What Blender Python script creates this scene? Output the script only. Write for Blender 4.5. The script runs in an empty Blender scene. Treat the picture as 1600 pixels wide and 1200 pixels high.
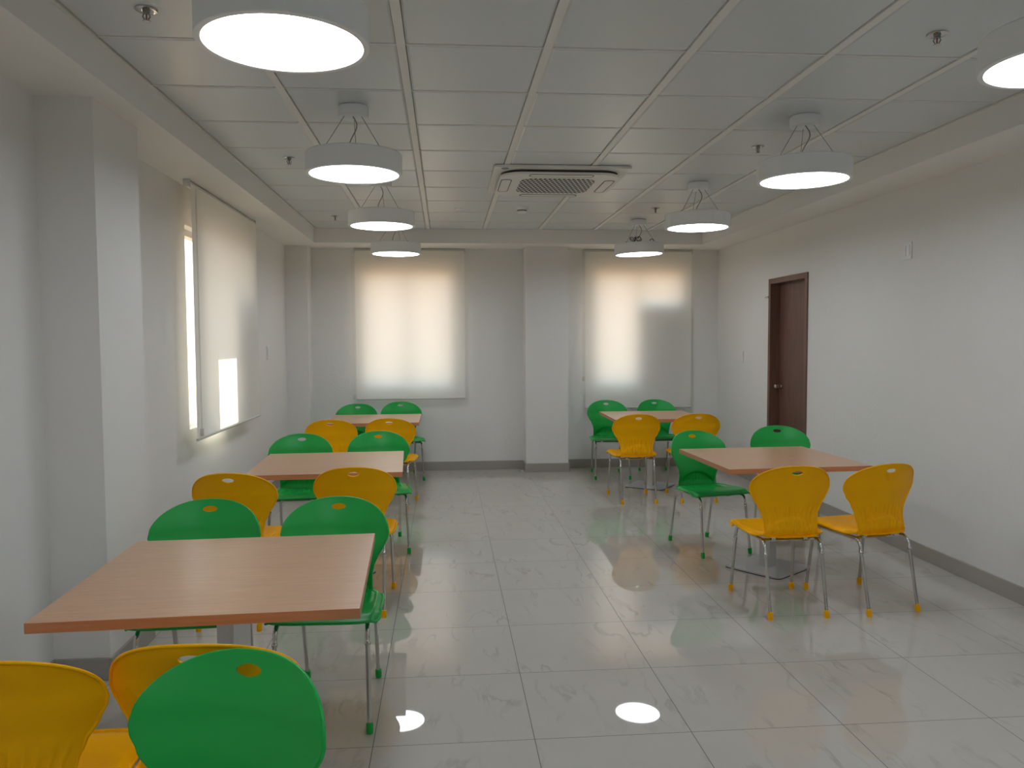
import bpy, bmesh, math, random
from mathutils import Vector, Matrix

random.seed(7)
C = bpy.context.scene.collection
scene = bpy.context.scene
PI = math.pi

# ------------------------------------------------------------------ camera
F_PX, PITCH, YAW, ROLL = 1246.0, -0.0540, 0.0836, -0.0053
cp, sp, cy, sy, cr, sr = (math.cos(PITCH), math.sin(PITCH), math.cos(YAW), math.sin(YAW),
                          math.cos(ROLL), math.sin(ROLL))
right0 = Vector((cy, -sy, 0)); fwd0 = Vector((sy, cy, 0)); up0 = Vector((0, 0, 1))
fwd = cp * fwd0 + sp * up0
up1 = -sp * fwd0 + cp * up0
right = cr * right0 + sr * up1
up = -sr * right0 + cr * up1
cam_data = bpy.data.cameras.new('camera')
cam = bpy.data.objects.new('camera', cam_data)
C.objects.link(cam)
M = Matrix((right, up, -fwd)).transposed().to_4x4()
M.translation = Vector((0, 0, 1.49))
cam.matrix_world = M
cam_data.sensor_fit = 'HORIZONTAL'
cam_data.sensor_width = 36.0
cam_data.lens = F_PX / 1600.0 * 36.0
cam_data.clip_start = 0.05
scene.camera = cam

# ------------------------------------------------------------------ world, sun, exposure
LAMP = 13.8          # radiance of the pendant diffusers
SKY = 3.95
SUN = 26.0
w = bpy.data.worlds.new('world')
scene.world = w
w.use_nodes = True
nt = w.node_tree
nt.nodes.clear()
o = nt.nodes.new('ShaderNodeOutputWorld')
bg = nt.nodes.new('ShaderNodeBackground')
ramp = nt.nodes.new('ShaderNodeValToRGB')
sep = nt.nodes.new('ShaderNodeSeparateXYZ')
tc = nt.nodes.new('ShaderNodeTexCoord')
nt.links.new(tc.outputs['Generated'], sep.inputs[0])
nt.links.new(sep.outputs['Z'], ramp.inputs[0])
ramp.color_ramp.elements[0].position = 0.0
ramp.color_ramp.elements[0].color = (1.0, 0.97, 0.93, 1)
ramp.color_ramp.elements[1].position = 0.6
ramp.color_ramp.elements[1].color = (0.80, 0.92, 1.0, 1)
bg.inputs[1].default_value = SKY
nt.links.new(ramp.outputs[0], bg.inputs[0])
nt.links.new(bg.outputs[0], o.inputs[0])

SUN_DIR = Vector((0.84, 0.10, -0.36)).normalized()
sd = bpy.data.lights.new('sun', 'SUN')
sd.energy = SUN
sd.angle = math.radians(0.25)
sd.color = (1.0, 0.90, 0.74)
so = bpy.data.objects.new('sun', sd)
so.rotation_euler = SUN_DIR.to_track_quat('-Z', 'Y').to_euler()
so.location = (-8, 4, 8)
C.objects.link(so)

scene.view_settings.view_transform = 'Standard'
scene.view_settings.look = 'None'
scene.view_settings.exposure = 0.0
scene.view_settings.gamma = 1.0
scene.view_settings.use_curve_mapping = False
scene.cycles.use_denoising = True
scene.cycles.max_bounces = 12
scene.cycles.diffuse_bounces = 6
scene.cycles.transparent_max_bounces = 12
scene.cycles.sample_clamp_indirect = 6.0


# ------------------------------------------------------------------ materials
def mat(name, col, rough=0.5, metal=0.0, spec=0.5):
    m = bpy.data.materials.new(name)
    m.use_nodes = True
    b = m.node_tree.nodes['Principled BSDF']
    b.inputs['Base Color'].default_value = (*col, 1)
    b.inputs['Roughness'].default_value = rough
    b.inputs['Metallic'].default_value = metal
    b.inputs['Specular IOR Level'].default_value = spec
    return m


def N(m, t, **kw):
    n = m.node_tree.nodes.new(t)
    for k, v in kw.items():
        setattr(n, k, v)
    return n


def L(m, a, b):
    m.node_tree.links.new(a, b)


def bsdf(m):
    return m.node_tree.nodes['Principled BSDF']


def noise_bump(m, scale, strength, dist=0.002, stretch=(1, 1, 1), detail=3):
    t = N(m, 'ShaderNodeTexCoord')
    mp = N(m, 'ShaderNodeMapping')
    mp.inputs['Scale'].default_value = stretch
    n = N(m, 'ShaderNodeTexNoise')
    n.inputs['Scale'].default_value = scale
    n.inputs['Detail'].default_value = detail
    b = N(m, 'ShaderNodeBump')
    b.inputs['Strength'].default_value = strength
    b.inputs['Distance'].default_value = dist
    L(m, t.outputs['Object'], mp.inputs[0])
    L(m, mp.outputs[0], n.inputs['Vector'])
    L(m, n.outputs['Fac'], b.inputs['Height'])
    L(m, b.outputs[0], bsdf(m).inputs['Normal'])
    return n


def wallpaper(name, col, strength):
    """off white paper embossed with loose feathery swirls"""
    m = mat(name, col, 0.6, 0, 0.3)
    t = N(m, 'ShaderNodeTexCoord')
    n = N(m, 'ShaderNodeTexNoise')
    n.inputs['Scale'].default_value = 2.2
    n.inputs['Detail'].default_value = 2
    mx = N(m, 'ShaderNodeVectorMath', operation='MULTIPLY_ADD')
    mx.inputs[1].default_value = (0.55, 0.55, 0.55)
    wv = N(m, 'ShaderNodeTexWave', wave_type='RINGS', rings_direction='SPHERICAL')
    wv.inputs['Scale'].default_value = 9
    wv.inputs['Distortion'].default_value = 5
    wv.inputs['Detail'].default_value = 2
    vor = N(m, 'ShaderNodeTexVoronoi')
    vor.inputs['Scale'].default_value = 3.2
    b = N(m, 'ShaderNodeBump')
    b.inputs['Strength'].default_value = strength
    b.inputs['Distance'].default_value = 0.004
    ml = N(m, 'ShaderNodeMath', operation='MULTIPLY')
    L(m, t.outputs['Object'], n.inputs['Vector'])
    L(m, n.outputs['Color'], mx.inputs[0])
    L(m, t.outputs['Object'], mx.inputs[2])
    L(m, t.outputs['Object'], vor.inputs['Vector'])
    L(m, mx.outputs[0], wv.inputs['Vector'])
    L(m, wv.outputs['Fac'], ml.inputs[0])
    L(m, vor.outputs['Distance'], ml.inputs[1])
    L(m, ml.outputs[0], b.inputs['Height'])
    L(m, b.outputs[0], bsdf(m).inputs['Normal'])
    return m


def fract_line(m, coord, size, offset, half):
    """1 on a line repeating every `size`, else 0"""
    a = N(m, 'ShaderNodeMath', operation='SUBTRACT'); a.inputs[1].default_value = offset
    d = N(m, 'ShaderNodeMath', operation='DIVIDE'); d.inputs[1].default_value = size
    f = N(m, 'ShaderNodeMath', operation='ADD'); f.inputs[1].default_value = 0.5
    g = N(m, 'ShaderNodeMath', operation='FRACT')
    s = N(m, 'ShaderNodeMath', operation='SUBTRACT'); s.inputs[1].default_value = 0.5
    ab = N(m, 'ShaderNodeMath', operation='ABSOLUTE')
    lt = N(m, 'ShaderNodeMath', operation='LESS_THAN'); lt.inputs[1].default_value = half / size
    L(m, coord, a.inputs[0]); L(m, a.outputs[0], d.inputs[0]); L(m, d.outputs[0], f.inputs[0])
    L(m, f.outputs[0], g.inputs[0]); L(m, g.outputs[0], s.inputs[0]); L(m, s.outputs[0], ab.inputs[0])
    L(m, ab.outputs[0], lt.inputs[0])
    return lt.outputs[0], d.outputs[0]


def marble_floor():
    m = mat('polished_marble_tile', (0.36, 0.35, 0.32), 0.045, 0, 0.5)
    t = N(m, 'ShaderNodeTexCoord')
    s = N(m, 'ShaderNodeSeparateXYZ')
    L(m, t.outputs['Object'], s.inputs[0])
    lx, cx = fract_line(m, s.outputs['X'], 0.6, -0.279, 0.0016)
    ly, cyy = fract_line(m, s.outputs['Y'], 0.6, 2.893, 0.0016)
    line = N(m, 'ShaderNodeMath', operation='MAXIMUM')
    L(m, lx, line.inputs[0]); L(m, ly, line.inputs[1])
    # the same slab print on every tile, shifted a little from column to column
    fx = N(m, 'ShaderNodeMath', operation='FRACT'); L(m, cx, fx.inputs[0])
    fy = N(m, 'ShaderNodeMath', operation='FRACT'); L(m, cyy, fy.inputs[0])
    flx = N(m, 'ShaderNodeMath', operation='FLOOR'); L(m, cx, flx.inputs[0])
    fly = N(m, 'ShaderNodeMath', operation='FLOOR'); L(m, cyy, fly.inputs[0])
    zz = N(m, 'ShaderNodeMath', operation='MULTIPLY_ADD')
    L(m, flx.outputs[0], zz.inputs[0]); zz.inputs[1].default_value = 3.1
    md = N(m, 'ShaderNodeMath', operation='MODULO'); md.inputs[1].default_value = 3
    L(m, fly.outputs[0], md.inputs[0])
    L(m, md.outputs[0], zz.inputs[2])
    cv = N(m, 'ShaderNodeCombineXYZ')
    L(m, fx.outputs[0], cv.inputs[0]); L(m, fy.outputs[0], cv.inputs[1]); L(m, zz.outputs[0], cv.inputs[2])
    # veins: thin band where a distorted noise crosses its middle value
    mp = N(m, 'ShaderNodeMapping')
    mp.inputs['Rotation'].default_value = (0, 0, -0.75)
    mp.inputs['Scale'].default_value = (2.6, 0.75, 1.0)
    L(m, cv.outputs[0], mp.inputs[0])
    n1 = N(m, 'ShaderNodeTexNoise')
    n1.inputs['Scale'].default_value = 1.15
    n1.inputs['Detail'].default_value = 7
    n1.inputs['Roughness'].default_value = 0.52
    n1.inputs['Distortion'].default_value = 0.35
    L(m, mp.outputs[0], n1.inputs['Vector'])
    a = N(m, 'ShaderNodeMath', operation='SUBTRACT'); a.inputs[1].default_value = 0.5
    L(m, n1.outputs['Fac'], a.inputs[0])
    ab = N(m, 'ShaderNodeMath', operation='ABSOLUTE'); L(m, a.outputs[0], ab.inputs[0])
    vr = N(m, 'ShaderNodeMapRange')
    vr.inputs['From Min'].default_value = 0.0
    vr.inputs['From Max'].default_value = 0.024
    vr.inputs['To Min'].default_value = 1.0
    vr.inputs['To Max'].default_value = 0.0
    L(m, ab.outputs[0], vr.inputs['Value'])
    n2 = N(m, 'ShaderNodeTexNoise')
    n2.inputs['Scale'].default_value = 2.6
    n2.inputs['Detail'].default_value = 4
    L(m, cv.outputs[0], n2.inputs['Vector'])
    gate = N(m, 'ShaderNodeMapRange')
    gate.inputs['From Min'].default_value = 0.44
    gate.inputs['From Max'].default_value = 0.66
    L(m, n2.outputs['Fac'], gate.inputs['Value'])
    vg = N(m, 'ShaderNodeMath', operation='MULTIPLY')
    L(m, vr.outputs[0], vg.inputs[0]); L(m, gate.outputs[0], vg.inputs[1])
    base = N(m, 'ShaderNodeMix', data_type='RGBA')
    base.inputs['A'].default_value = (0.50, 0.475, 0.422, 1)
    base.inputs['B'].default_value = (0.555, 0.53, 0.475, 1)
    L(m, n2.outputs['Fac'], base.inputs['Factor'])
    mv = N(m, 'ShaderNodeMix', data_type='RGBA')
    mv.inputs['B'].default_value = (0.36, 0.335, 0.295, 1)
    k = N(m, 'ShaderNodeMath', operation='MULTIPLY'); k.inputs[1].default_value = 0.6
    L(m, vg.outputs[0], k.inputs[0])
    L(m, k.outputs[0], mv.inputs['Factor'])
    L(m, base.outputs['Result'], mv.inputs['A'])
    mg = N(m, 'ShaderNodeMix', data_type='RGBA')
    mg.inputs['B'].default_value = (0.12, 0.115, 0.105, 1)
    L(m, line.outputs[0], mg.inputs['Factor'])
    L(m, mv.outputs['Result'], mg.inputs['A'])
    L(m, mg.outputs['Result'], bsdf(m).inputs['Base Color'])
    rr = N(m, 'ShaderNodeMath', operation='MULTIPLY_ADD')
    L(m, line.outputs[0], rr.inputs[0]); rr.inputs[1].default_value = 0.5; rr.inputs[2].default_value = 0.02
    L(m, rr.outputs[0], bsdf(m).inputs['Roughness'])
    return m


def wood(name, c1, c2, scale, stretch, rough, wave_scale=0.0, spec=0.4):
    m = mat(name, c1, rough, 0, spec)
    t = N(m, 'ShaderNodeTexCoord')
    mp = N(m, 'ShaderNodeMapping')
    mp.inputs['Scale'].default_value = stretch
    n = N(m, 'ShaderNodeTexNoise')
    n.inputs['Scale'].default_value = scale
    n.inputs['Detail'].default_value = 6
    n.inputs['Roughness'].default_value = 0.65
    mx = N(m, 'ShaderNodeMix', data_type='RGBA')
    mx.inputs['A'].default_value = (*c1, 1)
    mx.inputs['B'].default_value = (*c2, 1)
    r = N(m, 'ShaderNodeMapRange')
    r.inputs['From Min'].default_value = 0.3
    r.inputs['From Max'].default_value = 0.7
    L(m, t.outputs['Object'], mp.inputs[0])
    L(m, mp.outputs[0], n.inputs['Vector'])
    L(m, n.outputs['Fac'], r.inputs['Value'])
    L(m, r.outputs[0], mx.inputs['Factor'])
    L(m, mx.outputs['Result'], bsdf(m).inputs['Base Color'])
    return m


def blind_fabric():
    m = bpy.data.materials.new('blind_fabric')
    m.use_nodes = True
    m.node_tree.nodes.clear()
    out = N(m, 'ShaderNodeOutputMaterial')
    d = N(m, 'ShaderNodeBsdfDiffuse'); d.inputs[0].default_value = (0.92, 0.91, 0.86, 1)
    tr = N(m, 'ShaderNodeBsdfTranslucent'); tr.inputs[0].default_value = (0.90, 0.875, 0.84, 1)
    mx = N(m, 'ShaderNodeMixShader'); mx.inputs[0].default_value = 0.31
    t = N(m, 'ShaderNodeTexCoord')
    n = N(m, 'ShaderNodeTexNoise'); n.inputs['Scale'].default_value = 350
    b = N(m, 'ShaderNodeBump'); b.inputs['Strength'].default_value = 0.15; b.inputs['Distance'].default_value = 0.001
    L(m, t.outputs['Object'], n.inputs['Vector']); L(m, n.outputs['Fac'], b.inputs['Height'])
    L(m, b.outputs[0], d.inputs['Normal'])
    L(m, d.outputs[0], mx.inputs[1]); L(m, tr.outputs[0], mx.inputs[2]); L(m, mx.outputs[0], out.inputs[0])
    return m


def glass():
    m = bpy.data.materials.new('window_glass')
    m.use_nodes = True
    m.node_tree.nodes.clear()
    out = N(m, 'ShaderNodeOutputMaterial')
    g = N(m, 'ShaderNodeBsdfGlossy'); g.inputs['Roughness'].default_value = 0.0
    tr = N(m, 'ShaderNodeBsdfTransparent'); tr.inputs[0].default_value = (0.93, 0.95, 0.94, 1)
    fr = N(m, 'ShaderNodeFresnel'); fr.inputs[0].default_value = 1.45
    mx = N(m, 'ShaderNodeMixShader')
    ge = N(m, 'ShaderNodeNewGeometry')
    inv = N(m, 'ShaderNodeMath', operation='SUBTRACT'); inv.inputs[0].default_value = 1.0
    mu = N(m, 'ShaderNodeMath', operation='MULTIPLY')
    L(m, ge.outputs['Backfacing'], inv.inputs[1])
    L(m, inv.outputs[0], mu.inputs[0]); L(m, fr.outputs[0], mu.inputs[1])
    L(m, mu.outputs[0], mx.inputs[0]); L(m, tr.outputs[0], mx.inputs[1]); L(m, g.outputs[0], mx.inputs[2])
    L(m, mx.outputs[0], out.inputs[0])
    return m


def emitter(name, col, strength):
    m = bpy.data.materials.new(name)
    m.use_nodes = True
    m.node_tree.nodes.clear()
    out = N(m, 'ShaderNodeOutputMaterial')
    e = N(m, 'ShaderNodeEmission')
    e.inputs[0].default_value = (*col, 1)
    e.inputs[1].default_value = strength
    L(m, e.outputs[0], out.inputs[0])
    return m


def grille_mat():
    """white plastic grille pierced with a honeycomb of dark openings"""
    m = mat('honeycomb_grille', (0.6, 0.6, 0.58), 0.5)
    t = N(m, 'ShaderNodeTexCoord')
    s = N(m, 'ShaderNodeSeparateXYZ')
    L(m, t.outputs['Object'], s.inputs[0])
    sn = []
    gx_ = N(m, 'ShaderNodeMath', operation='MULTIPLY'); gx_.inputs[1].default_value = PI / 0.034
    gy_ = N(m, 'ShaderNodeMath', operation='MULTIPLY'); gy_.inputs[1].default_value = PI / 0.105
    L(m, s.outputs['X'], gx_.inputs[0]); L(m, s.outputs['Y'], gy_.inputs[0])
    for op in ('ADD', 'SUBTRACT'):
        d = N(m, 'ShaderNodeMath', operation=op)
        k = N(m, 'ShaderNodeMath', operation='MULTIPLY'); k.inputs[1].default_value = 1.0
        q = N(m, 'ShaderNodeMath', operation='SINE')
        L(m, gx_.outputs[0], d.inputs[0]); L(m, gy_.outputs[0], d.inputs[1])
        L(m, d.outputs[0], k.inputs[0]); L(m, k.outputs[0], q.inputs[0])
        a = N(m, 'ShaderNodeMath', operation='ABSOLUTE'); L(m, q.outputs[0], a.inputs[0])
        sn.append(a)
    ml = N(m, 'ShaderNodeMath', operation='MULTIPLY')
    L(m, sn[0].outputs[0], ml.inputs[0]); L(m, sn[1].outputs[0], ml.inputs[1])
    gt = N(m, 'ShaderNodeMath', operation='GREATER_THAN'); gt.inputs[1].default_value = 0.30
    L(m, ml.outputs[0], gt.inputs[0])
    mx = N(m, 'ShaderNodeMix', data_type='RGBA')
    mx.inputs['A'].default_value = (0.62, 0.61, 0.58, 1)
    mx.inputs['B'].default_value = (0.04, 0.04, 0.04, 1)
    L(m, gt.outputs[0], mx.inputs['Factor'])
    L(m, mx.outputs['Result'], bsdf(m).inputs['Base Color'])
    return m


WALL = wallpaper('embossed_wallpaper', (0.80, 0.795, 0.775), 0.2)
PAINT = mat('wall_paint', (0.80, 0.79, 0.765), 0.7, 0, 0.2)
noise_bump(PAINT, 60, 0.15, 0.001)
SOFFIT = mat('soffit_paint', (0.86, 0.85, 0.825), 0.7, 0, 0.2)
TILE = mat('grey_metal_ceiling_tile', (0.65, 0.685, 0.695), 0.32, 0.0, 0.6)
TBAR = mat('ceiling_bar_paint', (0.80, 0.79, 0.76), 0.45)
VOID = mat('ceiling_void', (0.05, 0.05, 0.05), 0.9)
FLOOR = marble_floor()
BASE = mat('skirting_tile', (0.37, 0.345, 0.315), 0.18)
noise_bump(BASE, 8, 0.02)
MASKW = mat('sun_mask_finish', (0.55, 0.54, 0.52), 0.9)
GROUND = mat('dry_earth', (0.62, 0.38, 0.22), 0.95)
GREEN = mat('green_plastic', (0.010, 0.40, 0.066), 0.38, 0, 0.42)
YELLOW = mat('amber_plastic', (0.98, 0.47, 0.0), 0.42, 0, 0.14)
CHROME = mat('chrome_tube', (0.58, 0.57, 0.55), 0.12, 1.0)
STEEL = mat('brushed_steel', (0.62, 0.62, 0.62), 0.36, 0.9)
PLATE = mat('satin_steel_plate', (0.60, 0.62, 0.66), 0.30, 0.45)
BEECH = wood('beech_laminate', (0.63, 0.39, 0.235), (0.53, 0.31, 0.18), 6, (1.2, 14, 14), 0.30)
BEDGE = wood('beech_edging', (0.56, 0.27, 0.14), (0.47, 0.215, 0.11), 6, (1.2, 14, 14), 0.45)
WALNUT = wood('walnut_veneer', (0.19, 0.095, 0.070), (0.12, 0.058, 0.044), 5, (9, 9, 0.5), 0.42)
WALNUTD = wood('walnut_frame', (0.21, 0.11, 0.078), (0.14, 0.07, 0.052), 5, (9, 9, 0.5), 0.42)
BRASS = mat('satin_nickel', (0.62, 0.55, 0.46), 0.25, 1.0)
BLIND = blind_fabric()
BLINDT = mat('blind_trim', (0.66, 0.65, 0.61), 0.5)
GLASS = glass()
ALU = mat('window_aluminium', (0.55, 0.54, 0.52), 0.45, 0.3)
BOARD = mat('shading_board', (0.30, 0.28, 0.26), 0.8)
LAMPW = mat('lamp_housing_white', (0.86, 0.87, 0.87), 0.5)
LED = emitter('lamp_diffuser', (0.86, 0.915, 1.0), LAMP)
WIRE = mat('steel_wire', (0.30, 0.30, 0.29), 0.4, 0.6)
BLACK = mat('dark_plastic', (0.035, 0.035, 0.035), 0.5)
ACW = mat('cassette_plastic', (0.78, 0.77, 0.73), 0.5)
GRILLE = grille_mat()
SWITCH = mat('switch_plastic', (0.80, 0.80, 0.78), 0.3)
PAPER = mat('paper', (0.85, 0.85, 0.83), 0.8)


# ------------------------------------------------------------------ mesh helpers
def finish(bm, name, material, parent=None, smooth=True, angle=40):
    bmesh.ops.recalc_face_normals(bm, faces=bm.faces)
    if smooth:
        lim = math.radians(angle)
        for f in bm.faces:
            f.smooth = True
        for e in bm.edges:
            if len(e.link_faces) == 2 and e.calc_face_angle(0) > lim:
                e.smooth = False
    me = bpy.data.meshes.new(name)
    bm.to_mesh(me)
    bm.free()
    for mm in (material if isinstance(material, (list, tuple)) else [material]):
        me.materials.append(mm)
    ob = bpy.data.objects.new(name, me)
    C.objects.link(ob)
    if parent is not None:
        ob.parent = parent
    return ob


def box(bm, x0, x1, y0, y1, z0, z1, bevel=0.0, mi=0):
    vs = [bm.verts.new(p) for p in ((x0, y0, z0), (x1, y0, z0), (x1, y1, z0), (x0, y1, z0),
                                    (x0, y0, z1), (x1, y0, z1), (x1, y1, z1), (x0, y1, z1))]
    fs = [bm.faces.new([vs[i] for i in q]) for q in
          ((3, 2, 1, 0), (4, 5, 6, 7), (0, 1, 5, 4), (1, 2, 6, 5), (2, 3, 7, 6), (3, 0, 4, 7))]
    for f in fs:
        f.material_index = mi
    if bevel > 0:
        es = list({e for f in fs for e in f.edges})
        bmesh.ops.bevel(bm, geom=es, offset=bevel, segments=2, affect='EDGES', profile=0.6)
    return vs


def tube(bm, pts, r, seg=10, closed=False, cap=True, mi=0):
    pts = [Vector(p) for p in pts]
    n = len(pts)
    rs = r if isinstance(r, (list, tuple)) else [r] * n
    rings = []
    prev = None
    for i, p in enumerate(pts):
        if closed:
            t = (pts[(i + 1) % n] - pts[i - 1]).normalized()
        else:
            t = (pts[min(i + 1, n - 1)] - pts[max(i - 1, 0)]).normalized()
        if prev is None:
            a = Vector((0, 0, 1)) if abs(t.z) < 0.9 else Vector((1, 0, 0))
            u = t.cross(a).normalized()
        else:
            u = (prev - t * prev.dot(t)).normalized()
        prev = u
        v = t.cross(u)
        rings.append([bm.verts.new(p + (u * math.cos(2 * PI * k / seg) + v * math.sin(2 * PI * k / seg)) * rs[i])
                      for k in range(seg)])
    m = n if closed else n - 1
    for i in range(m):
        a, b = rings[i], rings[(i + 1) % n]
        for k in range(seg):
            f = bm.faces.new((a[k], a[(k + 1) % seg], b[(k + 1) % seg], b[k]))
            f.material_index = mi
    if cap and not closed:
        for rg in (rings[0], rings[-1]):
            f = bm.faces.new(rg)
            f.material_index = mi
    return rings


def lathe(bm, prof, seg=48, c=(0, 0, 0), mi=0):
    """profile of (r, z); a point with r == 0 closes the end"""
    rings = []
    for r, z in prof:
        if r <= 1e-6:
            rings.append([bm.verts.new((c[0], c[1], c[2] + z))])
        else:
            rings.append([bm.verts.new((c[0] + r * math.cos(2 * PI * k / seg), c[1] + r * math.sin(2 * PI * k / seg),
                                        c[2] + z)) for k in range(seg)])
    for a, b in zip(rings[:-1], rings[1:]):
        for k in range(seg):
            k2 = (k + 1) % seg
            if len(a) == 1 and len(b) == 1:
                continue
            if len(a) == 1:
                f = bm.faces.new((a[0], b[k2], b[k]))
            elif len(b) == 1:
                f = bm.faces.new((a[k], a[k2], b[0]))
            else:
                f = bm.faces.new((a[k], a[k2], b[k2], b[k]))
            f.material_index = mi


def prism(bm, outline, z0, z1, bevel=0.0, mi=0):
    lo = [bm.verts.new((x, y, z0)) for x, y in outline]
    hi = [bm.verts.new((x, y, z1)) for x, y in outline]
    n = len(outline)
    fs = [bm.faces.new(lo[::-1]), bm.faces.new(hi)]
    for i in range(n):
        fs.append(bm.faces.new((lo[i], lo[(i + 1) % n], hi[(i + 1) % n], hi[i])))
    for f in fs:
        f.material_index = mi
    if bevel:
        es = list(set(fs[0].edges) | set(fs[1].edges))
        bmesh.ops.bevel(bm, geom=es, offset=bevel, segments=2, affect='EDGES')


def round_rect(hx, hy, r, n=6, cx=0.0, cyy=0.0):
    out = []
    for qx, qy, a0 in ((1, 1, 0), (-1, 1, 90), (-1, -1, 180), (1, -1, 270)):
        for i in range(n + 1):
            a = math.radians(a0 + 90 * i / n)
            out.append((cx + qx * (hx - r) + r * math.cos(a), cyy + qy * (hy - r) + r * math.sin(a)))
    return out


def struct(name, bm, m, parent=None, smooth=False):
    ob = finish(bm, name, m, parent, smooth)
    if parent is None:
        ob['kind'] = 'structure'
    return ob


def thing(name, label, cat, loc=(0, 0, 0), rot=(0, 0, 0), group=None):
    e = bpy.data.objects.new(name, None)
    e.empty_display_size = 0.1
    C.objects.link(e)
    e.location = loc
    e.rotation_euler = rot
    e['label'] = label
    e['category'] = cat
    if group:
        e['group'] = group
    return e


def tag(o, label, cat, group=None):
    o['label'] = label
    o['category'] = cat
    if group:
        o['group'] = group
    return o


def dup(root, label, loc, rot):
    r = root.copy()
    C.objects.link(r)
    r.location = loc
    r.rotation_euler = rot
    r['label'] = label
    for ch in list(root.children):
        c = ch.copy()
        C.objects.link(c)
        c.parent = r
        for g in list(ch.children):
            d = g.copy()
            C.objects.link(d)
            d.parent = c
    return r


# ------------------------------------------------------------------ room shell
XL, XR, YB, YF = -1.73, 3.21, 9.20, -2.6
ZS, ZC = 2.54, 2.69          # soffit underside, ceiling
COLX = -1.49
T = 0.22

bm = bmesh.new()
box(bm, XL - T, XR + T, YF - T, YB + T, -0.15, 0.0)
struct('floor', bm, FLOOR)

# left wall with its window opening
LW = (5.55, 7.0, 0.90, 2.28)
bm = bmesh.new()
box(bm, XL - T, XL, YF - T, LW[0], 0, 2.9)
box(bm, XL - T, XL, LW[1], YB + T, 0, 2.9)
box(bm, XL - T, XL, LW[0], LW[1], 0, LW[2])
box(bm, XL - T, XL, LW[0], LW[1], LW[3], 2.9)
struct('wall_left', bm, PAINT)

# right wall with the door opening
DY0, DY1, DZ = 6.845, 7.695, 2.085
bm = bmesh.new()
box(bm, XR, XR + T, YF - T, DY0, 0, 2.9)
box(bm, XR, XR + T, DY1, YB + T, 0, 2.9)
box(bm, XR, XR + T, DY0, DY1, DZ, 2.9)
struct('wall_right', bm, WALL)

# back wall with two window openings
BW1 = (-0.94, 0.10, 0.96, 2.29)
BW2 = (1.72, 2.78, 0.96, 2.29)
bm = bmesh.new()
xs = [XL, BW1[0], BW1[1], BW2[0], BW2[1], XR]
for i in (0, 2, 4):
    box(bm, xs[i], xs[i + 1], YB, YB + T, 0, 2.9)
for w_ in (BW1, BW2):
    box(bm, w_[0], w_[1], YB, YB + T, 0, w_[2])
    box(bm, w_[0], w_[1], YB, YB + T, w_[3], 2.9)
struct('wall_back', bm, WALL)
bm = bmesh.new()
box(bm, XL, XR, YF - T, YF, 0, 2.9)
struct('wall_front', bm, PAINT)

# pillars that stand proud of the walls
for x0, x1, y0, y1 in ((XL, COLX, 3.60, 4.10), (XL, COLX, 8.93, YB), (0.905, 1.388, 8.94, YB)):
    bm = bmesh.new()
    box(bm, x0, x1, y0, y1, 0, ZS)
    struct('pillar', bm, WALL if x0 > 0 else PAINT)

# soffits round the ceiling
for nm, (x0, x1, y0, y1) in (('trim_1', (XL, -1.366, YF, YB)), ('trim_2', (2.834, XR, YF, YB)),
                             ('trim_3', (-1.366, 2.834, 8.65, YB))):
    bm = bmesh.new()
    box(bm, x0, x1, y0, y1, ZS, 2.9)
    struct(nm, bm, SOFFIT)

# ceiling: metal lay-in tiles with chamfered edges
bm = bmesh.new()
GX0, GY0, GS = -0.766, 3.323, 0.6
gx, gy, ch = 0.0205, 0.0070, 0.011
for i in range(-1, 6):
    for j in range(-11, 9):
        x0, x1 = GX0 + i * GS + gx, GX0 + (i + 1) * GS - gx
        y0, y1 = GY0 + j * GS + gy, GY0 + (j + 1) * GS - gy
        if y1 < YF or y0 > 8.64:
            continue
        y1 = min(y1, 8.648); y0 = max(y0, YF)
        a = [bm.verts.new(p) for p in ((x0 + ch, y0 + ch, ZC), (x1 - ch, y0 + ch, ZC), (x1 - ch, y1 - ch, ZC), (x0 + ch, y1 - ch, ZC))]
        b = [bm.verts.new(p) for p in ((x0, y0, ZC + 0.006), (x1, y0, ZC + 0.006), (x1, y1, ZC + 0.006), (x0, y1, ZC + 0.006))]
        c = [bm.verts.new((v.co.x, v.co.y, ZC + 0.03)) for v in b]
        bm.faces.new(a)
        for k in range(4):
            k2 = (k + 1) % 4
            bm.faces.new((a[k], a[k2], b[k2], b[k]))
            bm.faces.new((b[k], b[k2], c[k2], c[k]))
        bm.faces.new(c)
box(bm, -1.37, 2.84, YF - T, 8.70, ZC + 0.035, 2.9, mi=1)
struct('ceiling', bm, [TILE, VOID])

bm = bmesh.new()
for i in range(0, 6):
    x = GX0 + i * GS
    box(bm, x - 0.018, x + 0.018, YF, 8.65, ZC - 0.002, ZC + 0.03)
for j in range(-9, 9):
    y = GY0 + j * GS
    box(bm, -1.36, 2.83, y - 0.0042, y + 0.0042, ZC - 0.0005, ZC + 0.028)
for x in (-1.366 + 0.008, 2.834 - 0.008):
    box(bm, x - 0.008, x + 0.008, YF, 8.65, ZC - 0.002, ZC + 0.03)
struct('trim_4', bm, TBAR)
# ceiling slab above keeps the sun out
bm = bmesh.new()
box(bm, XL - T, XR + T, YF - T, YB + T, 2.9, 3.1)
struct('roof_slab', bm, PAINT)

# skirting
def skirt(name, segs):
    bm = bmesh.new()
    for s in segs:
        box(bm, *s, 0, 0.1, 0.002)
    struct(name, bm, BASE)


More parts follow.
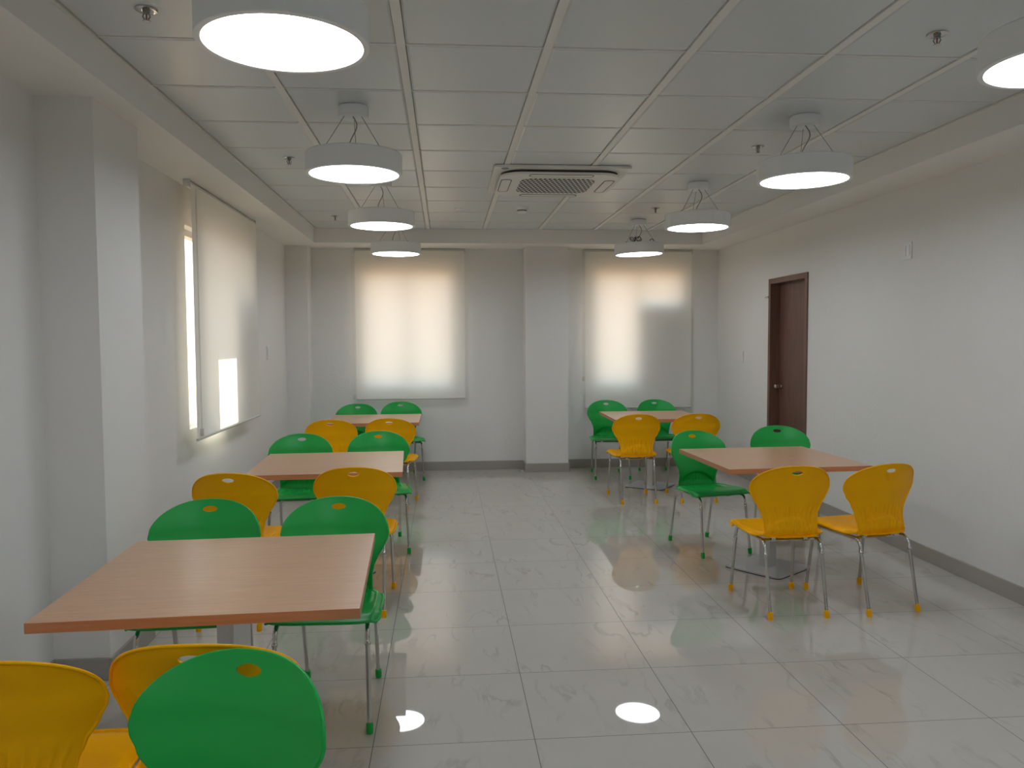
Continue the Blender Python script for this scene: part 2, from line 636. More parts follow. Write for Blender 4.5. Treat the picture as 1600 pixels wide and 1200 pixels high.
t = 0.012
skirt('baseboard_right', [(XR - t, XR, YF, DY0 - 0.05), (XR - t, XR, DY1 + 0.05, YB)])
skirt('baseboard_back', [(COLX, 0.905, YB - t, YB), (1.388, XR, YB - t, YB),
                         (0.905 - t, 1.388 + t, 8.94 - t, 8.94), (0.905 - t, 0.905, 8.94, YB), (1.388, 1.388 + t, 8.94, YB)])
skirt('baseboard_left', [(XL, XL + t, YF, 3.60), (XL, XL + t, 4.10, 8.93),
                         (COLX, COLX + t, 3.60 - t, 4.10 + t), (XL, COLX, 3.60 - t, 3.60), (XL, COLX, 4.10, 4.10 + t),
                         (COLX, COLX + t, 8.93 - t, YB), (XL, COLX, 8.93 - t, 8.93)])


# windows -----------------------------------------------------------------
def window(name, w_, axis, plane, board=None, mid=None):
    """sliding two-pane window set into an opening; axis 'y' faces along Y"""
    a0, a1, z0, z1 = w_
    root = bpy.data.objects.new(name, None)
    C.objects.link(root)
    root['kind'] = 'structure'

    def bx(bm, p0, p1, q0, q1, r0, r1):      # along, depth, z
        if axis == 'y':
            box(bm, p0, p1, q0, q1, r0, r1, 0.002)
        else:
            box(bm, q0, q1, p0, p1, r0, r1, 0.002)
    bm = bmesh.new()
    d0, d1 = plane - 0.03, plane + 0.03
    fw = 0.045
    bx(bm, a0, a0 + fw, d0, d1, z0, z1); bx(bm, a1 - fw, a1, d0, d1, z0, z1)
    bx(bm, a0 + fw, a1 - fw, d0, d1, z0, z0 + fw); bx(bm, a0 + fw, a1 - fw, d0, d1, z1 - fw, z1)
    mid = mid or (a0 + a1) / 2
    bx(bm, mid - 0.03, mid + 0.03, d0, d1, z0 + fw, z1 - fw)
    finish(bm, 'window_frame', ALU, root, False)
    for q0, q1 in ((a0 + fw, mid - 0.03), (mid + 0.03, a1 - fw)):
        bm = bmesh.new()
        bx(bm, q0, q1, plane - 0.003, plane + 0.003, z0 + fw, z1 - fw)
        finish(bm, 'pane', GLASS, root, False)
    if board:  # unseen board added behind the blind to darken part of it
        bm = bmesh.new()
        s = 1 if axis == 'y' else -1
        bx(bm, board[0], board[1], min(plane - s * 0.035, plane - s * 0.05), max(plane - s * 0.035, plane - s * 0.05), board[2], board[3])
        finish(bm, 'shading_board', BOARD, root, False)
    return root


window('window_1', BW1, 'y', YB + 0.07)
window('window_2', BW2, 'y', YB + 0.07, (2.27, 2.78, 0.96, 1.90))
window('window_3', LW, 'x', XL - 0.10, (6.47, 7.0, 0.90, 1.84), 6.43)

# outside: ground, and an added unseen wall whose slot shapes one bar of sun
bm = bmesh.new()
box(bm, -60, 60, -60, 90, -3.7, -3.5)
struct('ground', bm, GROUND)
bm = bmesh.new()
PX = -4.6
k = (PX - (-1.62)) / SUN_DIR.x
dy, dz = k * SUN_DIR.y, k * SUN_DIR.z
s0, s1, st = 5.862 + dy, 6.377 + dy, 1.448 + dz
box(bm, PX - 0.2, PX, 2.5, s0, -3.5, 4.6)
box(bm, PX - 0.2, PX, s1, 9.6, -3.5, 4.6)
box(bm, PX - 0.2, PX, s0, s1, st, 4.6)
struct('sun_mask_wall', bm, MASKW)

# door --------------------------------------------------------------------
root = bpy.data.objects.new('door_1', None)
C.objects.link(root)
root['kind'] = 'structure'
bm = bmesh.new()
fx0, fx1 = XR - 0.012, XR + 0.13
fw = 0.05
box(bm, fx0, fx1, DY0, DY0 + fw, 0, DZ, 0.002)
box(bm, fx0, fx1, DY1 - fw, DY1, 0, DZ, 0.002)
box(bm, fx0, fx1, DY0 + fw, DY1 - fw, DZ - fw, DZ, 0.002)
finish(bm, 'door_frame', WALNUTD, root, False)
bm = bmesh.new()
lx = XR + 0.085
box(bm, lx, lx + 0.04, DY0 + fw + 0.002, DY1 - fw - 0.002, 0.006, DZ - fw - 0.003, 0.002)
leaf = finish(bm, 'door_leaf', WALNUT, root, False)
bm = bmesh.new()
kn = [(0, 0), (0.027, 0.0), (0.027, 0.006), (0.011, 0.01), (0.011, 0.03), (0.022, 0.038), (0.027, 0.05), (0.024, 0.064), (0.012, 0.071), (0, 0.072)]
lathe(bm, kn, 24)
bmesh.ops.rotate(bm, verts=bm.verts, cent=(0, 0, 0), matrix=Matrix.Rotation(-PI / 2, 3, 'Y'))
bmesh.ops.translate(bm, verts=bm.verts, vec=(lx, DY1 - fw - 0.06, 1.03))
finish(bm, 'door_knob', BRASS, leaf)
bm = bmesh.new()
tube(bm, [(lx - 0.006, DY0 + fw + 0.004, 1.82), (lx - 0.006, DY0 + fw + 0.004, 1.92)], 0.007, 8)
box(bm, lx - 0.002, lx, DY0 + fw, DY0 + fw + 0.03, 1.82, 1.92)
finish(bm, 'door_hinge', BRASS, leaf)
bm = bmesh.new()
box(bm, XR - 0.022, XR - 0.010, DY1 + 0.0, DY1 + 0.06, 1.90, 1.918, 0.002)
tube(bm, [(XR - 0.018, DY1 - 0.02, 1.905), (XR - 0.03, DY1 + 0.02, 1.905), (XR - 0.018, DY1 + 0.05, 1.905)], 0.004, 8)
finish(bm, 'door_latch', BRASS, root)


# ------------------------------------------------------------------ blinds
def blind(label, axis, plane, a0, a1, z0, z1, chain_at):
    """roller blind hung from the soffit; bottom bar and bead chain"""
    root = thing('roller_blind', label, 'blind', (0, 0, 0), group='roller blinds over the windows')

    def P(a, d, z):
        return (a, plane + d, z) if axis == 'y' else (plane - d, a, z)
    bm = bmesh.new()
    nseg = 10
    th = 0.0006
    sheet = []
    for d in (-th, th):
        sheet.append([[bm.verts.new(P(a0 + (a1 - a0) * i / nseg, d, z)) for i in range(nseg + 1)]
                      for z in (z0 + 0.012, (z0 + z1) / 2, z1 - 0.03)])
    # a single sheet: the cloth is thinner than a millimetre
    for row in range(2):
        for i in range(nseg):
            bm.faces.new((sheet[0][row][i], sheet[0][row][i + 1], sheet[0][row + 1][i + 1], sheet[0][row + 1][i]))
    bmesh.ops.delete(bm, geom=[v for r in sheet[1] for v in r], context='VERTS')
    finish(bm, 'fabric', BLIND, root, False)
    bm = bmesh.new()
    tube(bm, [P(a0, 0, z0 + 0.008), P(a1, 0, z0 + 0.008)], 0.009, 10)
    finish(bm, 'bottom_bar', BLINDT, root)
    bm = bmesh.new()
    tube(bm, [P(a0 - 0.007, 0.022, z1 - 0.024), P(a1 + 0.007, 0.022, z1 - 0.024)], 0.021, 14)
    finish(bm, 'roller_tube', BLINDT, root)
    for e in (a0 - 0.012, a1 + 0.008):
        bm = bmesh.new()
        x = [P(e, 0.0, z1 - 0.045), P(e + 0.004, 0.044, z1)]
        box(bm, min(x[0][0], x[1][0]), max(x[0][0], x[1][0]), min(x[0][1], x[1][1]), max(x[0][1], x[1][1]), z1 - 0.045, z1)
        finish(bm, 'bracket', BLINDT, root, False)
    bm = bmesh.new()
    ca, cb, cz = chain_at
    for off in (0.0, 0.016):
        tube(bm, [P(ca - off, -0.008, z1 - 0.04), P(ca - off, -0.008, cz)], 0.0014, 6)
    tube(bm, [P(ca - 0.016 * i / 6, -0.008, cz - 0.008 * math.sin(PI * i / 6)) for i in range(7)], 0.0022, 6)
    ch_ = finish(bm, 'bead_chain', BLINDT, root)
    bm = bmesh.new()
    lo, hi = P(ca - 0.021, -0.018, cz - 0.035), P(ca + 0.005, 0.002, cz + 0.03)
    box(bm, min(lo[0], hi[0]), max(lo[0], hi[0]), min(lo[1], hi[1]), max(lo[1], hi[1]), cz - 0.03, cz + 0.02, 0.003)
    finish(bm, 'chain_weight', BLINDT, ch_)
    return root


blind('cream roller blind on back wall, evenly lit, above farthest left table', 'y', 9.13, -1.0, 0.23, 0.83, ZS, (-1.018, 0, 0.87))
blind('cream roller blind on back wall with dark patch in its lower right half', 'y', 9.13, 1.62, 2.87, 0.70, ZS, (1.602, 0, 1.05))
blind('cream roller blind on left wall with sharp bright patch of sunlight', 'x', -1.62, 5.345, 7.12, 0.845, ZS, (5.43, 0, 0.90))


# ------------------------------------------------------------------ pendant lamps
def make_lamp(label):
    """origin on the ceiling above the lamp"""
    root = thing('pendant_lamp', label, 'lamp', group='round white pendant lamps')
    zb = -0.345
    R = 0.245
    H = 0.105
    bm = bmesh.new()
    lathe(bm, [(0, zb + H), (R - 0.006, zb + H), (R, zb + H - 0.006), (R, zb + 0.002), (R - 0.002, zb),
               (R - 0.018, zb), (R - 0.020, zb + 0.003), (R - 0.020, zb + 0.02)], 64)
    finish(bm, 'drum_housing', LAMPW, root)
    bm = bmesh.new()
    lathe(bm, [(0, zb + 0.002), (R - 0.021, zb + 0.002), (R - 0.021, zb + 0.012), (0, zb + 0.012)], 64)
    finish(bm, 'diffuser', LED, root)
    bm = bmesh.new()
    lathe(bm, [(0, -0.001), (0.072, -0.001), (0.072, -0.006), (0.078, -0.006), (0.078, -0.052), (0.075, -0.055), (0, -0.055)], 40)
    finish(bm, 'canopy', LAMPW, root)
    bm = bmesh.new()
    lathe(bm, [(0, 0.0), (0.07, 0.0), (0.07, -0.0015), (0, -0.0015)], 32)
    finish(bm, 'mounting_ring', BLACK, root)
    for k in range(3):
        a = math.radians(-30 + 120 * k)
        p0 = (0.05 * math.cos(a), 0.05 * math.sin(a), -0.055)
        p1 = (0.17 * math.cos(a), 0.17 * math.sin(a), zb + H)
        bm = bmesh.new()
        tube(bm, [p0, p1], 0.0016, 6)
        wob = finish(bm, 'suspension_wire', WIRE, root)
        bm = bmesh.new()
        lathe(bm, [(0, 0), (0.006, 0), (0.006, 0.012), (0.003, 0.018), (0, 0.018)], 10, (p1[0], p1[1], p1[2]))
        finish(bm, 'cable_gripper', WIRE, wob)
    bm = bmesh.new()
    pts = []
    for i in range(13):
        f = i / 12
        pts.append((0.02 * math.sin(f * 5.5), -0.02 - 0.03 * math.sin(f * PI), -0.055 + (zb + H + 0.055) * f))
    tube(bm, pts, 0.003, 8)
    finish(bm, 'power_cord', WIRE, root)
    return root


lamp_spots = [
    (-0.455, 2.40, 0, 0, 'white drum pendant lamp at top left, nearest the camera, largest of all'),
    (-0.455, 4.20, 0, 0, 'second lamp from the camera in the left row of drum pendants'),
    (-0.46, 6.05, 0, 0, 'third lamp from the camera in the left row of drum pendants'),
    (-0.47, 7.95, 0, 0, 'farthest lamp of the left row, before the back left blind'),
    (1.955, 2.40, 0, 0, 'white drum pendant lamp cut off by the right picture edge'),
    (1.945, 4.22, 0, 0, 'second lamp in the right row, nearest wholly visible one there'),
    (1.94, 6.03, 0, 0, 'third lamp in the right row, upper left of the door'),
    (1.935, 7.90, 0, -1.6, 'farthest lamp of the right row, slightly tilted, with tangled cord'),
]
for y, where in ((0.55, 'just above and behind the camera'), (-1.30, 'well behind the camera')):  # unseen lamps added to continue the rows and brighten the foreground
    lamp_spots.insert(0, (-0.455, y, 0, 0, 'unseen added drum pendant lamp of the left row ' + where))
    lamp_spots.insert(0, (1.955, y, 0, 0, 'unseen added drum pendant lamp of the right row ' + where))
first = None
for x, y, rx, ry, lab in lamp_spots:
    if first is None:
        first = make_lamp(lab)
        first.location = (x, y, ZC)
        ob = first
    else:
        ob = dup(first, lab, (x, y, ZC), (0, 0, random.uniform(-0.3, 0.3)))
    if ry:
        ob.rotation_euler = (0, math.radians(ry), 0)
# loose loops of spare cable lying on two drums
last = ob
bm = bmesh.new()
pts = []
for i in range(60):
    f = i / 59
    a = f * 6 * PI
    r = 0.022 + 0.010 * math.sin(a * 0.6)
    pts.append((-0.05 + 0.09 * (f - 0.5) + r * math.cos(a), -0.08 + 0.02 * math.sin(a * 1.3), -0.225 + 0.024 + 0.022 * math.sin(a)))
tube(bm, pts, 0.0035, 6)
tube(bm, [(-0.11, -0.09, -0.19), (-0.07, -0.08, -0.215), (-0.03, -0.06, -0.19), (0.0, -0.05, -0.165)], 0.003, 6)
finish(bm, 'cord_coil', BLACK, last)
bm = bmesh.new()
tube(bm, [(0.10 + 0.017 * math.cos(2 * PI * i / 18), -0.12, -0.220 + 0.013 * math.sin(2 * PI * i / 18)) for i in range(18)], 0.0035, 6, closed=True)
finish(bm, 'cord_loop', BLACK, last)


# ------------------------------------------------------------------ ceiling fittings
# air conditioner cassette
acx, acy = 0.822, 5.945
ac = thing('air_conditioner', 'white square ceiling cassette air conditioner with honeycomb grille', 'air conditioner', (acx, acy, ZC))
bm = bmesh.new()
prism(bm, round_rect(0.475, 0.475, 0.012), -0.022, -0.004, 0.004)
finish(bm, 'panel', ACW, ac, True, 30)
bm = bmesh.new()
prism(bm, round_rect(0.415, 0.415, 0.15, 10), -0.040, -0.0215)
finish(bm, 'outlet_slot', BLACK, ac, True, 30)
bm = bmesh.new()
prism(bm, round_rect(0.425, 0.425, 0.16, 12), -0.054, -0.040, 0.006)
finish(bm, 'centre_cover', ACW, ac, True, 30)
bm = bmesh.new()
prism(bm, round_rect(0.27, 0.27, 0.10, 8), -0.057, -0.053, 0.0015)
finish(bm, 'grille', GRILLE, ac, False)
for q in range(4):
    rot = Matrix.Rotation(q * PI / 2, 3, 'Z')
    bm = bmesh.new()
    prism(bm, round_rect(0.22, 0.032, 0.025, 5, 0, -0.372), -0.0565, -0.053, 0.0015)
    bmesh.ops.rotate(bm, verts=bm.verts, cent=(0, 0, 0), matrix=rot)
    lv = finish(bm, 'louver', ACW, ac, True, 30)
    bm = bmesh.new()
    tube(bm, [Vector((p[0], p[1], -0.0545)) for p in round_rect(0.224, 0.036, 0.027, 5, 0, -0.372)], 0.0028, 5, closed=True)
    bmesh.ops.rotate(bm, verts=bm.verts, cent=(0, 0, 0), matrix=rot)
    finish(bm, 'gap_line', BLACK, lv, False)
bm = bmesh.new()
lathe(bm, [(0, -0.0225), (0.028, -0.0225), (0.028, -0.020), (0, -0.020)], 20, (-0.40, -0.435, 0))
finish(bm, 'status_badge', WIRE, ac)


def make_sprinkler(label):
    root = thing('sprinkler_head', label, 'sprinkler', group='ceiling sprinkler heads')
    bm = bmesh.new()
    lathe(bm, [(0.012, -0.001), (0.040, -0.001), (0.040, -0.004), (0.034, -0.007), (0.014, -0.004)], 28)
    finish(bm, 'escutcheon', CHROME, root)
    bm = bmesh.new()
    lathe(bm, [(0, 0), (0.013, 0), (0.013, -0.012), (0.009, -0.014), (0.009, -0.018), (0, -0.018)], 14)
    for s in (-1, 1):
        tube(bm, [(0.009 * s, 0, -0.016), (0.013 * s, 0, -0.027), (0.004 * s, 0, -0.042)], 0.0025, 6)
    finish(bm, 'body', WIRE, root)
    bm = bmesh.new()
    tube(bm, [(0, 0, -0.018), (0, 0, -0.04)], 0.003, 8)
    finish(bm, 'glass_bulb', mat('sprinkler_bulb', (0.35, 0.12, 0.12), 0.2) if 'sprinkler_bulb' not in bpy.data.materials else bpy.data.materials['sprinkler_bulb'], root)
    bm = bmesh.new()
    lathe(bm, [(0, -0.042), (0.014, -0.042), (0.014, -0.045), (0, -0.045)], 18)
    finish(bm, 'deflector', CHROME, root)
    return root


spr = [(-1.06, 3.04, 'nearest sprinkler head in the ceiling at top left corner'),
       (-1.00, 5.37, 'ceiling sprinkler head left of the second left pendant lamp'),
       (-1.03, 7.79, 'farthest left ceiling sprinkler head, left of third left lamp'),
       (1.945, 3.06, 'ceiling sprinkler head at upper right, left of the cropped lamp'),
       (1.95, 4.88, 'ceiling sprinkler head left of the second right pendant lamp'),
       (1.92, 7.19, 'farthest right ceiling sprinkler head, above the farthest right lamp')]
first = None
for x, y, lab in spr:
    if first is None:
        first = make_sprinkler(lab)
        first.location = (x, y, ZC)
    else:
        dup(first, lab, (x, y, ZC), (0, 0, random.uniform(0, 3)))

sm = thing('smoke_detector', 'round white smoke detector on ceiling behind the air conditioner', 'detector', (0.70, 7.20, ZC))
bm = bmesh.new()
lathe(bm, [(0, 0), (0.055, 0), (0.055, -0.024), (0.052, -0.030), (0, -0.030)], 32)
finish(bm, 'base', LAMPW, sm)
bm = bmesh.new()
lathe(bm, [(0, -0.030), (0.042, -0.030), (0.042, -0.038), (0.046, -0.040), (0.044, -0.050), (0.03, -0.056), (0, -0.058)], 32)
finish(bm, 'sensing_head', LAMPW, sm)
bm = bmesh.new()
lathe(bm, [(0.0425, -0.0305), (0.0445, -0.0305), (0.0445, -0.0375), (0.0425, -0.0375)], 32)
finish(bm, 'vent_gap', BLACK, sm)
bm = bmesh.new()
lathe(bm, [(0, 0), (0.032, 0), (0.032, -0.006), (0.02, -0.014), (0, -0.016)], 24)
ob = finish(bm, 'ceiling_sensor', LAMPW)
ob.location = (0.13, 7.30, ZC)
tag(ob, 'small white round sensor on ceiling left of the smoke detector', 'sensor')


# switch plates
def plate(label, axis, pos, w_, h_, name='switch_plate', rockers=2, cat='switch'):
    root = thing(name, label, cat, pos, group='wall switch plates')
    nx = {'-x': Matrix.Rotation(-PI / 2, 3, 'Z'), 'x': Matrix.Rotation(PI / 2, 3, 'Z'), '-y': Matrix.Identity(3)}[axis]
    bm = bmesh.new()
    box(bm, -w_ / 2, w_ / 2, -0.010, 0, -h_ / 2, h_ / 2, 0.003)
    bmesh.ops.rotate(bm, verts=bm.verts, cent=(0, 0, 0), matrix=nx)
    finish(bm, 'face_plate', SWITCH, root, False)
    for k in range(rockers):
        cx_ = (k - (rockers - 1) / 2) * (w_ * 0.8 / rockers)
        bm = bmesh.new()
        box(bm, cx_ - w_ * 0.34 / rockers, cx_ + w_ * 0.34 / rockers, -0.014, -0.0095, -h_ * 0.30, h_ * 0.30, 0.0015)
        bmesh.ops.rotate(bm, verts=bm.verts, cent=(0, 0, 0), matrix=nx)
        finish(bm, 'rocker', SWITCH, root, False)
    return root


plate('white square switch plate high on the right wall', '-x', (XR, 5.33, 2.10), 0.11, 0.12)
plate('white switch plate on right wall between door and back corner', '-x', (XR, 8.41, 1.305), 0.10, 0.12)
plate('white plate high on back wall right of the left back blind', '-y', (0.335, YB, 2.49), 0.12, 0.075)
plate('white switch plate on left wall beyond the sunlit blind', 'x', (XL, 7.98, 1.385), 0.09, 0.13)


# ------------------------------------------------------------------ tables
def make_table(label):
    root = thing('cafe_table', label, 'table', group='square beech laminate tables')
    S, zt = 0.45, 0.73
    bm = bmesh.new()
    vs = box(bm, -S, S, -S, S, zt - 0.03, zt, 0.0015)
    bm.normal_update()
    for f in bm.faces:
        f.material_index = 0 if f.normal.z > 0.7 else 1
    finish(bm, 'tabletop', [BEECH, BEDGE], root, False)
    bm = bmesh.new()
    box(bm, -0.039, 0.039, -0.039, 0.039, 0.010, zt - 0.036, 0.004)
    bmesh.ops.rotate(bm, verts=bm.verts, cent=(0, 0, 0), matrix=Matrix.Rotation(math.radians(-34), 3, 'Z'))
    finish(bm, 'post', STEEL, root, False)
    bm = bmesh.new()
    prism(bm, round_rect(0.19, 0.19, 0.03), zt - 0.036, zt - 0.0302, 0.001)
    finish(bm, 'mounting_plate', BLACK, root, False)
    bm = bmesh.new()
    prism(bm, round_rect(0.20, 0.20, 0.035), 0.004, 0.014, 0.002)
    bmesh.ops.rotate(bm, verts=bm.verts, cent=(0, 0, 0), matrix=Matrix.Rotation(math.radians(-34), 3, 'Z'))
    bp = finish(bm, 'base_plate', PLATE, root, True, 30)
    bm = bmesh.new()
    prism(bm, round_rect(0.201, 0.201, 0.036), 0.0, 0.005)
    bmesh.ops.rotate(bm, verts=bm.verts, cent=(0, 0, 0), matrix=Matrix.Rotation(math.radians(-34), 3, 'Z'))
    finish(bm, 'rubber_edge', BLACK, bp, False)
    return root


tables = [(-0.716, 2.70, 2.2, 'square beech table nearest the camera, on the left'),
          (-0.722, 5.09, 2.5, 'square beech table second from the camera in the left row'),
          (-0.70, 7.95, 0.0, 'farthest square beech table of the left row, near the back wall'),
          (2.09, 4.99, 2.0, 'square beech table nearer the camera on the right side'),
          (2.08, 7.95, -1.5, 'farther square beech table on right, before the back right blind')]
first = None
for x, y, a, lab in tables:
    if first is None:
        first = make_table(lab)
        first.location = (x, y, 0)
        first.rotation_euler = (0, 0, math.radians(a))
    else:
        tb = dup(first, lab, (x, y, 0), (0, 0, math.radians(a)))
        if y == 4.99:                       # its foot stands turned the other way
            for ch in tb.children:
                if ch.name.startswith(('post', 'base_plate')):
                    ch.rotation_euler = (0, 0, math.radians(68))


# ------------------------------------------------------------------ chairs
def lerp_tab(tab, v):
    if v <= tab[0][0]:
        return tab[0][1]
    for (a, fa), (b, fb) in zip(tab[:-1], tab[1:]):
        if v <= b:
            t_ = (v - a) / (b - a)
            t_ = t_ * t_ * (3 - 2 * t_) * 0.5 + t_ * 0.5
            return fa + (fb - fa) * t_
    return tab[-1][1]


def sstep(a, b, v):
    t_ = max(0.0, min(1.0, (v - a) / (b - a)))
    return t_ * t_ * (3 - 2 * t_)


YC = [(0.415, -0.160), (0.45, -0.160), (0.50, -0.154), (0.54, -0.154), (0.60, -0.164), (0.70, -0.190), (0.82, -0.232)]
WB = [(0.415, 0.150), (0.45, 0.147), (0.50, 0.149), (0.54, 0.157), (0.58, 0.174), (0.63, 0.204), (0.665, 0.221), (0.69, 0.227)]
ZW, ZT = 0.680, 0.815
RIBN = 12


def back_point(u, r):
    top = ZW + (ZT - ZW) * max(0.0, 1 - abs(u) ** 2.3) ** (1 / 2.1)
    z = 0.417 + r * (top - 0.417)
    ze = 0.417 + r * (ZW - 0.417)
    wdt = lerp_tab(WB, ze)
    x = u * wdt
    kk = 0.55 + 0.85 * sstep(0.42, 0.58, z)
    y = lerp_tab(YC, z) + kk * x * x
    # scooped recess under the arched lumbar edge
    za = 0.530 - 0.075 * abs(u) ** 2.2
    sc = sstep(0.0, 0.016, za - z) * (1 - sstep(0.88, 1.0, abs(u)))
    y -= 0.016 * sc * sstep(0.40, 0.47, z)
    return Vector((x, y, z))


def back_rib(co, nrm):
    """moulded ribs fanning over the outside of the lower back, short flutes inside the scoop"""
    wdt = lerp_tab(WB, min(co.z, ZW))
    u = co.x / wdt
    if abs(u) > 0.93:
        return 0.0
    side = 1 - sstep(0.82, 0.92, abs(u))
    c = (0.5 + 0.5 * math.cos(PI * RIBN * u)) ** 2.0
    if nrm.y < 0:
        return -0.0055 * c * side * sstep(0.425, 0.455, co.z) * (1 - sstep(0.545 - 0.02 * u * u, 0.605, co.z))
    za = 0.530 - 0.075 * abs(u) ** 2.2
    return -0.0025 * c * side * sstep(0.425, 0.455, co.z) * (1 - sstep(za - 0.03, za - 0.005, co.z))


def seat_point(u, v):
    """v 0 at the crease, 1 at the front edge"""
    W = [(0.0, 0.147), (0.05, 0.152), (0.11, 0.172), (0.20, 0.202), (0.4, 0.210), (0.7, 0.215), (0.9, 0.217), (1.0, 0.216)]
    yr = -0.166 + 0.55 * (u * 0.15) ** 2 - 0.018 * (1 - sstep(0.86, 1.0, abs(u)))
    yf = 0.165 + 0.085 * max(0.0, 1 - abs(u) ** 5) ** (1 / 3.0)
    y = yr + v * (yf - yr)
    ye = v
    x = u * lerp_tab(W, ye)
    # dished seat, rounded-down sides, waterfall front
    z = 0.426 + 0.020 * sstep(0.1, 0.75, v) - 0.010 * (1 - u * u) * sstep(0.05, 0.4, v) * (1 - sstep(0.55, 1.0, v))
    z += 0.010 * sstep(0.0, 0.12, v) * sstep(0.3, 0.9, abs(u)) * (1 - sstep(0.2, 0.6, v))
    z -= 0.014 * sstep(0.86, 1.0, abs(u)) ** 1.6 * sstep(0.03, 0.15, v)
    fr = sstep(0.80, 1.0, v)
    z -= 0.020 * fr * fr
    rm = sstep(0.06, 0.14, v) * (1 - sstep(0.30, 0.62, v)) * (1 - sstep(0.78, 0.88, abs(u)))
    z -= 0.0030 * rm * math.cos(PI * RIBN * u)
    return Vector((x, y, z))


HC, HA, HB = (0.0, 0.777), 0.031, 0.0125


def shell_grid(bm, fn, nu, nv, hole=False, thick=0.005):
    us = []
    for i in range(nu + 1):
        f = -1 + 2 * i / nu
        us.append(0.72 * f + 0.28 * math.sin(f * PI / 2))
    g = [[bm.verts.new(fn(u, j / nv)) for u in us] for j in range(nv + 1)]
    faces = []
    for j in range(nv):
        for i in range(nu):
            faces.append(bm.faces.new((g[j][i], g[j][i + 1], g[j + 1][i + 1], g[j + 1][i])))
    if hole:
        def q(co):
            return math.hypot((co.x - HC[0]) / HA, (co.z - HC[1]) / HB)
        kill = [f for f in faces if q(f.calc_center_median()) < 1.0]
        ring = {v for f in kill for v in f.verts}
        bmesh.ops.delete(bm, geom=kill, context='FACES')
        for v in ring:
            if v.is_valid and v.link_faces:
                d = q(v.co)
                nx_ = HC[0] + (v.co.x - HC[0]) / d
                nz_ = HC[1] + (v.co.z - HC[1]) / d
                v.co.y += -0.33 * (nz_ - v.co.z)
                v.co.x, v.co.z = nx_, nz_
    bmesh.ops.recalc_face_normals(bm, faces=bm.faces)
    bmesh.ops.solidify(bm, geom=bm.faces[:], thickness=thick)
    return us


def curve_pts(fn, path):
    return [fn(u, r) for u, r in path]


def make_chair(label, plastic, name):
    root = thing(name, label, 'chair')
    # backrest with handle slot and rolled rim
    bm = bmesh.new()
    us = shell_grid(bm, back_point, 116, 84, True)
    bm.normal_update()
    shift = [(v, back_rib(v.co, v.normal)) for v in bm.verts]
    for v, d in shift:
        v.co.y += d
    path = [(-1, i / 60) for i in range(0, 60)] + [(u, 1.0) for u in us[::2]] + [(1, i / 60) for i in range(59, -1, -1)]
    tube(bm, curve_pts(back_point, path), 0.0043, 7)
    finish(bm, 'backrest', plastic, root, True, 60)
    # seat with turned-down edge
    bm = bmesh.new()
    us = shell_grid(bm, seat_point, 92, 60, False, 0.006)
    path = [(-1, i / 50) for i in range(2, 50)] + [(u, 1.0) for u in us[::2]] + [(1, i / 50) for i in range(49, 1, -1)]
    tube(bm, curve_pts(seat_point, path), 0.006, 7)
    finish(bm, 'seat', plastic, root, True, 60)
    # tubular frame under the seat
    bm = bmesh.new()
    zr = 0.399
    for s in (-1, 1):
        tube(bm, [(0.152 * s, -0.125, zr), (0.165 * s, 0.02, zr), (0.172 * s, 0.165, zr)], 0.0092, 10)
    tube(bm, [(-0.152, -0.118, zr - 0.004), (0.152, -0.118, zr - 0.004)], 0.009, 8)
    tube(bm, [(-0.17, 0.13, zr - 0.004), (0.17, 0.13, zr - 0.004)], 0.009, 8)
    for s in (-1, 1):
        box(bm, 0.09 * s - 0.012, 0.09 * s + 0.012, -0.132, -0.104, zr - 0.004, 0.421, 0.002)
        box(bm, 0.10 * s - 0.012, 0.10 * s + 0.012, 0.116, 0.144, zr - 0.004, 0.428, 0.002)
    finish(bm, 'seat_frame', CHROME, root)
    # legs, each with its plastic foot
    for s in (-1, 1):
        for rear in (True, False):
            bm = bmesh.new()
            if rear:
                a, b, c = Vector((0.152 * s, -0.125, zr)), Vector((0.157 * s, -0.168, zr)), Vector((0.156 * s, -0.255, 0.012))
            else:
                a, b, c = Vector((0.172 * s, 0.165, zr)), Vector((0.175 * s, 0.200, zr)), Vector((0.187 * s, 0.255, 0.012))
            d = (c - b).normalized()
            e = b + d * 0.045
            pts = []
            for i in range(9):
                f = i / 8
                pts.append(a * (1 - f) ** 2 + b * 2 * f * (1 - f) + e * f * f)
            rs = [0.0092] * 9
            for dd, rr in ((0.060, 0.0092), (0.064, 0.0118), (0.074, 0.0118), (0.078, 0.0092)):
                pts.append(b + d * dd); rs.append(rr)
            pts.append(c); rs.append(0.0092)
            tube(bm, pts, rs, 12)
            leg = finish(bm, 'leg', CHROME, root, True, 60)
            bm = bmesh.new()
            p0 = c + d * 0.012 * 0
            tube(bm, [Vector((c.x, c.y, 0.0)) + d * 0, c + Vector((0, 0, 0.0)), c - d * 0.026, c - d * 0.028], [0.0125, 0.0142, 0.0138, 0.011], 14)
            finish(bm, 'foot_cap', plastic, leg, True, 50)
    return root


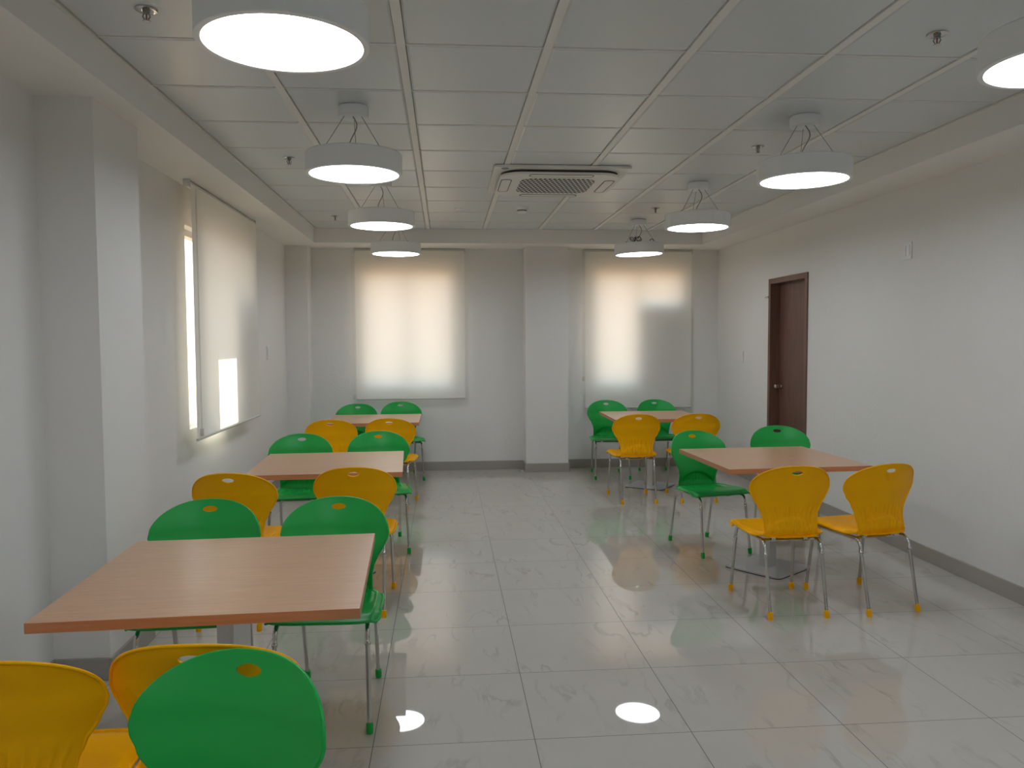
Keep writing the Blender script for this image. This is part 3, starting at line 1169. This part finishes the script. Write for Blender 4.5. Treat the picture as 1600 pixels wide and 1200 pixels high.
G = make_chair('', GREEN, 'green_chair')
Y = make_chair('', YELLOW, 'yellow_chair')
used = set()
chairs = [
    # x, y, rotation, colour, label
    (-0.497, 1.535, 162, 'g', 'green chair facing the camera at bottom left, front legs out of frame'),
    (-0.568, 2.03, -2, 'y', 'yellow chair seen from behind, directly behind the nearest green chair'),
    (-1.008, 1.97, 2, 'y', 'yellow chair cut off by the bottom left picture corner'),
    (-0.475, 3.262, 177.5, 'g', 'green chair at far side of nearest left table, aisle end'),
    (-1.002, 3.267, 182, 'g', 'green chair at far side of nearest left table, wall end'),
    (-1.106, 4.41, -4.5, 'y', 'yellow chair at second left table, wall side, back to camera'),
    (-0.503, 4.535, 1.2, 'y', 'yellow chair at second left table, aisle side, back to camera'),
    (-1.036, 5.708, 184, 'g', 'green chair at far side of second left table, wall end'),
    (-0.481, 5.813, 187, 'g', 'green chair at far side of second left table, aisle end'),
    (-1.005, 7.195, 2, 'y', 'yellow chair at farthest left table, wall side, back to camera'),
    (-0.481, 7.255, -4, 'y', 'yellow chair at farthest left table, aisle side, back to camera'),
    (-0.958, 8.52, 177.5, 'g', 'green chair in back left corner, wall end of farthest left table'),
    (-0.465, 8.75, 190, 'g', 'green chair by back wall, aisle end of farthest left table'),
    (1.755, 7.335, -0.2, 'y', 'yellow chair at farther right table, aisle side, legs in full view'),
    (2.323, 7.325, -3.5, 'y', 'yellow chair at farther right table, half hidden by green chair'),
    (1.79, 8.61, 177.5, 'g', 'green chair below back right blind, left one behind farther table'),
    (2.37, 8.64, 183, 'g', 'green chair below back right blind, right one behind farther table'),
    (1.869, 4.298, 0, 'y', 'yellow chair at nearer right table, left one with back to camera'),
    (2.366, 4.315, 10.3, 'y', 'yellow chair at nearer right table, right one beside the wall'),
    (1.868, 5.54, 193, 'g', 'green chair turned sideways at left end of nearer right table'),
    (2.545, 5.785, 172, 'g', 'green chair before the brown door, behind nearer right table'),
]
for x, y, a, c, lab in chairs:
    src = G if c == 'g' else Y
    if c not in used:
        used.add(c)
        ob = src
        ob.location = (x, y, 0); ob.rotation_euler = (0, 0, math.radians(a)); ob['label'] = lab
    else:
        ob = dup(src, lab, (x, y, 0), (0, 0, math.radians(a)))
    ob['group'] = 'green plastic chairs' if c == 'g' else 'yellow plastic chairs'

# scrap by the pillar
bm = bmesh.new()
bmesh.ops.create_icosphere(bm, subdivisions=2, radius=0.016)
for v in bm.verts:
    v.co *= random.uniform(0.75, 1.15)
    v.co.z = max(v.co.z * 0.6, -0.008)
ob = finish(bm, 'paper_scrap', PAPER, None, False)
ob.location = (0.865, 8.98, 0.008)
tag(ob, 'tiny white paper scrap on the floor by the pillar', 'scrap')
